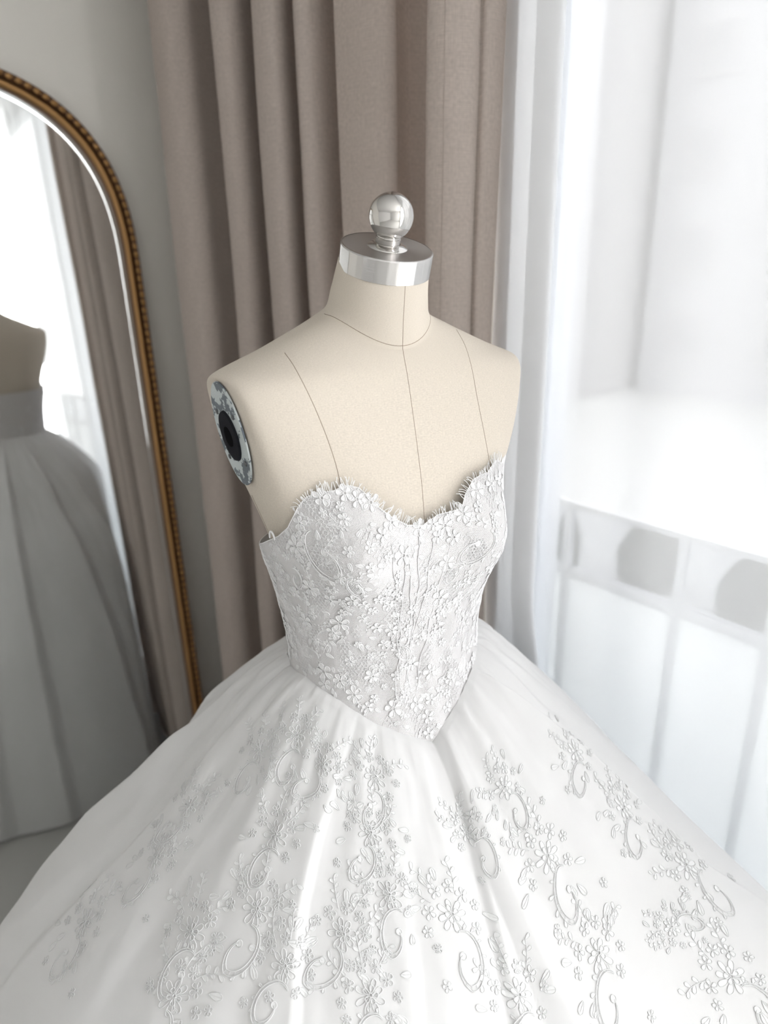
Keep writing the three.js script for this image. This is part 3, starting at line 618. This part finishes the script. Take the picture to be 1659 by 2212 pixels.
const skirtMesh = part('skirt', grid(NTH, 190, (u, v) => { const th = (u - 0.5) * 2 * Math.PI, p = skirt(th, v); return { p, uv: [th * 0.4, v] }; }, true), MAT.skirt, dress);
part('petticoat', grid(240, 60, (u, v) => { const th = (u - 0.5) * 2 * Math.PI, s = 0.012 + v * 0.985, p = skirtBase(th, s); const k = 0.016 + 0.06 * v; return { p: V(p.x - Math.sin(th) * k, p.y - 0.012, p.z - Math.cos(th) * k), uv: [th * 0.4, v] }; }, true), MAT.lining, dress);
const skSurf = (th0, s0) => {
  const f0 = frameAt(skirt, th0, s0, 0.01, 0.006);
  return (du, dv, h = 0) => { const f = frameAt(skirt, th0 + du / f0.lu, clamp(s0 - dv / f0.lv, 0.01, 0.99), 0.008, 0.006); if (f.n.y < 0) f.n.negate(); f.p.addScaledVector(f.n, h + 0.0002); return f; };
};
const skLace = (name, geo) => part(name, geo, MAT.skirtLace, skirtMesh);
const SC = 0.0005;
function bouquet(px, py, size, ang) {
  const fill = px > 950 ? 1 : 0;                                            // the clusters over the clear tulle are worked solid                                       // one lace bouquet: big flower, C scroll, chain of florets, leaves
  const k = skirtPick([px, py]); if (!k || k[1] > 0.95) return;
  const f0 = frameAt(skirt, k[0], k[1], 0.01, 0.006), go = (x, y) => skSurf(k[0] + x / f0.lu, clamp(k[1] - y / f0.lv, 0.015, 0.97));
  const ca = Math.cos(ang), sa = Math.sin(ang), R = (x, y) => [(x * ca - y * sa) * size, (x * sa + y * ca) * size];
  skLace('lace_flower', flower(go(...R(0, 0)), 0.019 * size, 8, SC, 0.0005, fill)); skLace('lace_flower', flower(go(...R(0.001, 0.001)), 0.010 * size, 5, SC, 0.0010, fill));
  skLace('lace_scroll', scroll(go(...R(-0.012, -0.042)), 0.024 * size, ang + 1.0, rnd() < 0.5 ? 1 : -1, SC, 0.0008));
  for (const [x, y, r] of [[0.026, 0.012, 0.009], [-0.024, 0.014, 0.008], [0.016, 0.028, 0.0075], [-0.004, 0.030, 0.008], [0.034, -0.008, 0.0065], [-0.036, -0.002, 0.0065], [0.018, -0.026, 0.007], [-0.045, -0.05, 0.006], [0.028, -0.075, 0.006]]) skLace('lace_flower', flower(go(...R(x, y)), r * size, 5, SC * 0.85, 0.0006, fill));
  for (let i = 0; i < 7; i++) { const a = rr(0, 6.28), r = rr(0.03, 0.055); skLace('lace_leaf', leaf(go(...R(Math.cos(a) * r, Math.sin(a) * r)), rr(0.012, 0.018) * size, 0.0042 * size, a + ang + rr(-0.6, 0.6), SC * 0.85)); }
  for (let i = 0; i < 3; i++) { const a = 0.7 + i * 0.8 + rr(-0.2, 0.2); skLace('lace_spray', spray(go(...R(Math.cos(a) * 0.025, Math.sin(a) * 0.03)), 0.034 * size, a + ang, SC * 0.8, 6)); }
}
for (const b of [[1225, 1625, 0.8, -0.6], [1330, 1745, 0.85, -0.5], [1180, 1850, 0.95, 0.2], [1465, 1870, 1.0, 0.1], [1085, 1700, 0.7, 0.3], [975, 1975, 0.95, 0.4], [1290, 2060, 0.95, -0.2], [1570, 2110, 1.05, 0.2], [1110, 2140, 0.9, 0.1],
  [640, 1590, 0.75, 0.5], [700, 1650, 0.7, -0.2], [560, 1620, 0.75, 0.4], [420, 1740, 0.8, 0.2], [350, 1850, 0.8, 0.4], [600, 1800, 0.8, 0.3], [560, 1960, 0.9, 0.2], [200, 1990, 0.9, 0.6], [620, 2080, 0.8, 0.1], [810, 1680, 0.75, 0.2], [800, 1800, 0.75, 0], [840, 1930, 0.8, 0.4], [740, 2020, 0.85, -0.2], [800, 2150, 0.85, 0.3], [420, 2010, 0.9, 0.5], [380, 2150, 0.9, 0.2], [1010, 1800, 0.75, 0.6], [1440, 2000, 0.6, 1.2]]) bouquet(...b);

// ------------------------------------------------------------------ outside the window
const GY = -3.2;
tag(part('pavement', box2(-30, 40, GY - 0.2, GY, -40, WZ - TH - 0.02), MAT.ground), 'pale pavement outside far below the window', 'pavement', null, 'structure');
{
  const z = -0.40, r = thing('balcony_railing', 'white balcony railing with frosted lower panels outside the window', 'railing');
  const xs = []; for (let x = 0.34, k = 0; x < 4.8; k++) { xs.push(x); x += k % 2 ? 0.182 : 0.274; }
  const shift = 1.184 - xs.find((x, i) => i % 2 === 1 && x > 1.1); const X = xs.map((x) => x + shift);
  part('top_rail', box2(X[0], X.at(-1), 1.078, 1.090, z - 0.012, z + 0.012), MAT.rail, r);
  part('middle_rail', box2(X[0], X.at(-1), 0.910, 0.930, z - 0.012, z + 0.012), MAT.rail, r);
  part('bottom_rail', box2(X[0], X.at(-1), 0.06, 0.09, z - 0.012, z + 0.012), MAT.rail, r);
  X.forEach((x) => part('post', box2(x - 0.008, x + 0.008, -0.05, 1.078, z - 0.01, z + 0.01), MAT.rail, r));
  for (let k = 0; k + 1 < X.length; k++) { part('frosted_panel', box2(X[k] + 0.008, X[k + 1] - 0.008, 0.09, 0.910, z - 0.003, z + 0.003), MAT.frosted, r); part('upper_pane', box2(X[k] + 0.008, X[k + 1] - 0.008, 0.930, 1.078, z - 0.003, z + 0.003), MAT.tinted, r); }
  const s = struct('window_ledge', box2(0.2, 5.0, -0.15, -0.05, -0.52, WZ - TH), MAT.facade, 'outer ledge that carries the balcony railing', 'ledge');
}
{ // clipped round shrubs in the street
  const shrub = (px, py, wpx, label) => {
    const d = rayAt(px, py), t = (GY + 0.95 - EYE.y) / d.y, c = EYE.clone().addScaledVector(d, t), rad = (wpx / 2 / FOCAL) * d.dot(camF) * t;
    const g = thing('round_shrub', label, 'shrub', null); g.position.set(c.x, GY, c.z);
    const s = new THREE.IcosahedronGeometry(1, 5), p = s.attributes.position, v = V();
    for (let i = 0; i < p.count; i++) { v.fromBufferAttribute(p, i); const k = 1 + 0.05 * N3(v.x * 6, v.y * 6, v.z * 6) + 0.03 * N3(v.x * 17, v.y * 17, v.z * 17); p.setXYZ(i, v.x * rad * k, v.y * 0.62 * k + 0.42, v.z * rad * k); }
    s.computeVertexNormals(); part('foliage', s, MAT.leaf, g); part('trunk', new THREE.CylinderGeometry(0.05, 0.07, 0.3, 10).translate(0, 0.14, 0), MAT.trunk, g);
  };
  shrub(1412, 1142, 140, 'dark round shrub outside, below the rail between two posts');
  shrub(1640, 1222, 150, 'dark round shrub outside, nearer to the building than the others');
  shrub(1228, 1120, 60, 'slim dark shrub outside next to the curtain edge');
}
{ // pale blocks across the street
  const block = (x0, x1, h, z, mat, label, cols, rows) => {
    const g = thing('apartment_building', label, 'building'); g.position.set((x0 + x1) / 2, GY, z);
    const w = x1 - x0; part('walls', bx(w, h, 6, 0, h / 2, -3), mat, g);
    part('parapet', bx(w + 0.3, 0.4, 6.3, 0, h + 0.2, -3), MAT.facade, g);
    const fr = new THREE.BoxGeometry(1.3, 1.6, 0.12), pn = new THREE.BoxGeometry(1.1, 1.4, 0.06);
    for (let r = 0; r < rows; r++) for (let c = 0; c < cols; c++) { const f = part('window', fr, MAT.facade, g); f.position.set(-w / 2 + (c + 0.5) * (w / cols), 2.2 + r * 3, 0.04); const q = part('pane', pn, MAT.pane, f); q.position.z = 0.05; }
  };
  block(-30, -13.6, 14, -21, MAT.facade, 'long pale apartment block at the far end of the street', 4, 4);
  block(-13, -3, 16, -24, MAT.facadeDark, 'tall grey apartment block across the street', 3, 5);
  block(-2.5, 14, 14, -22, MAT.facade, 'wide pale apartment block across the street', 6, 4);
}

renderer.render(scene, camera);
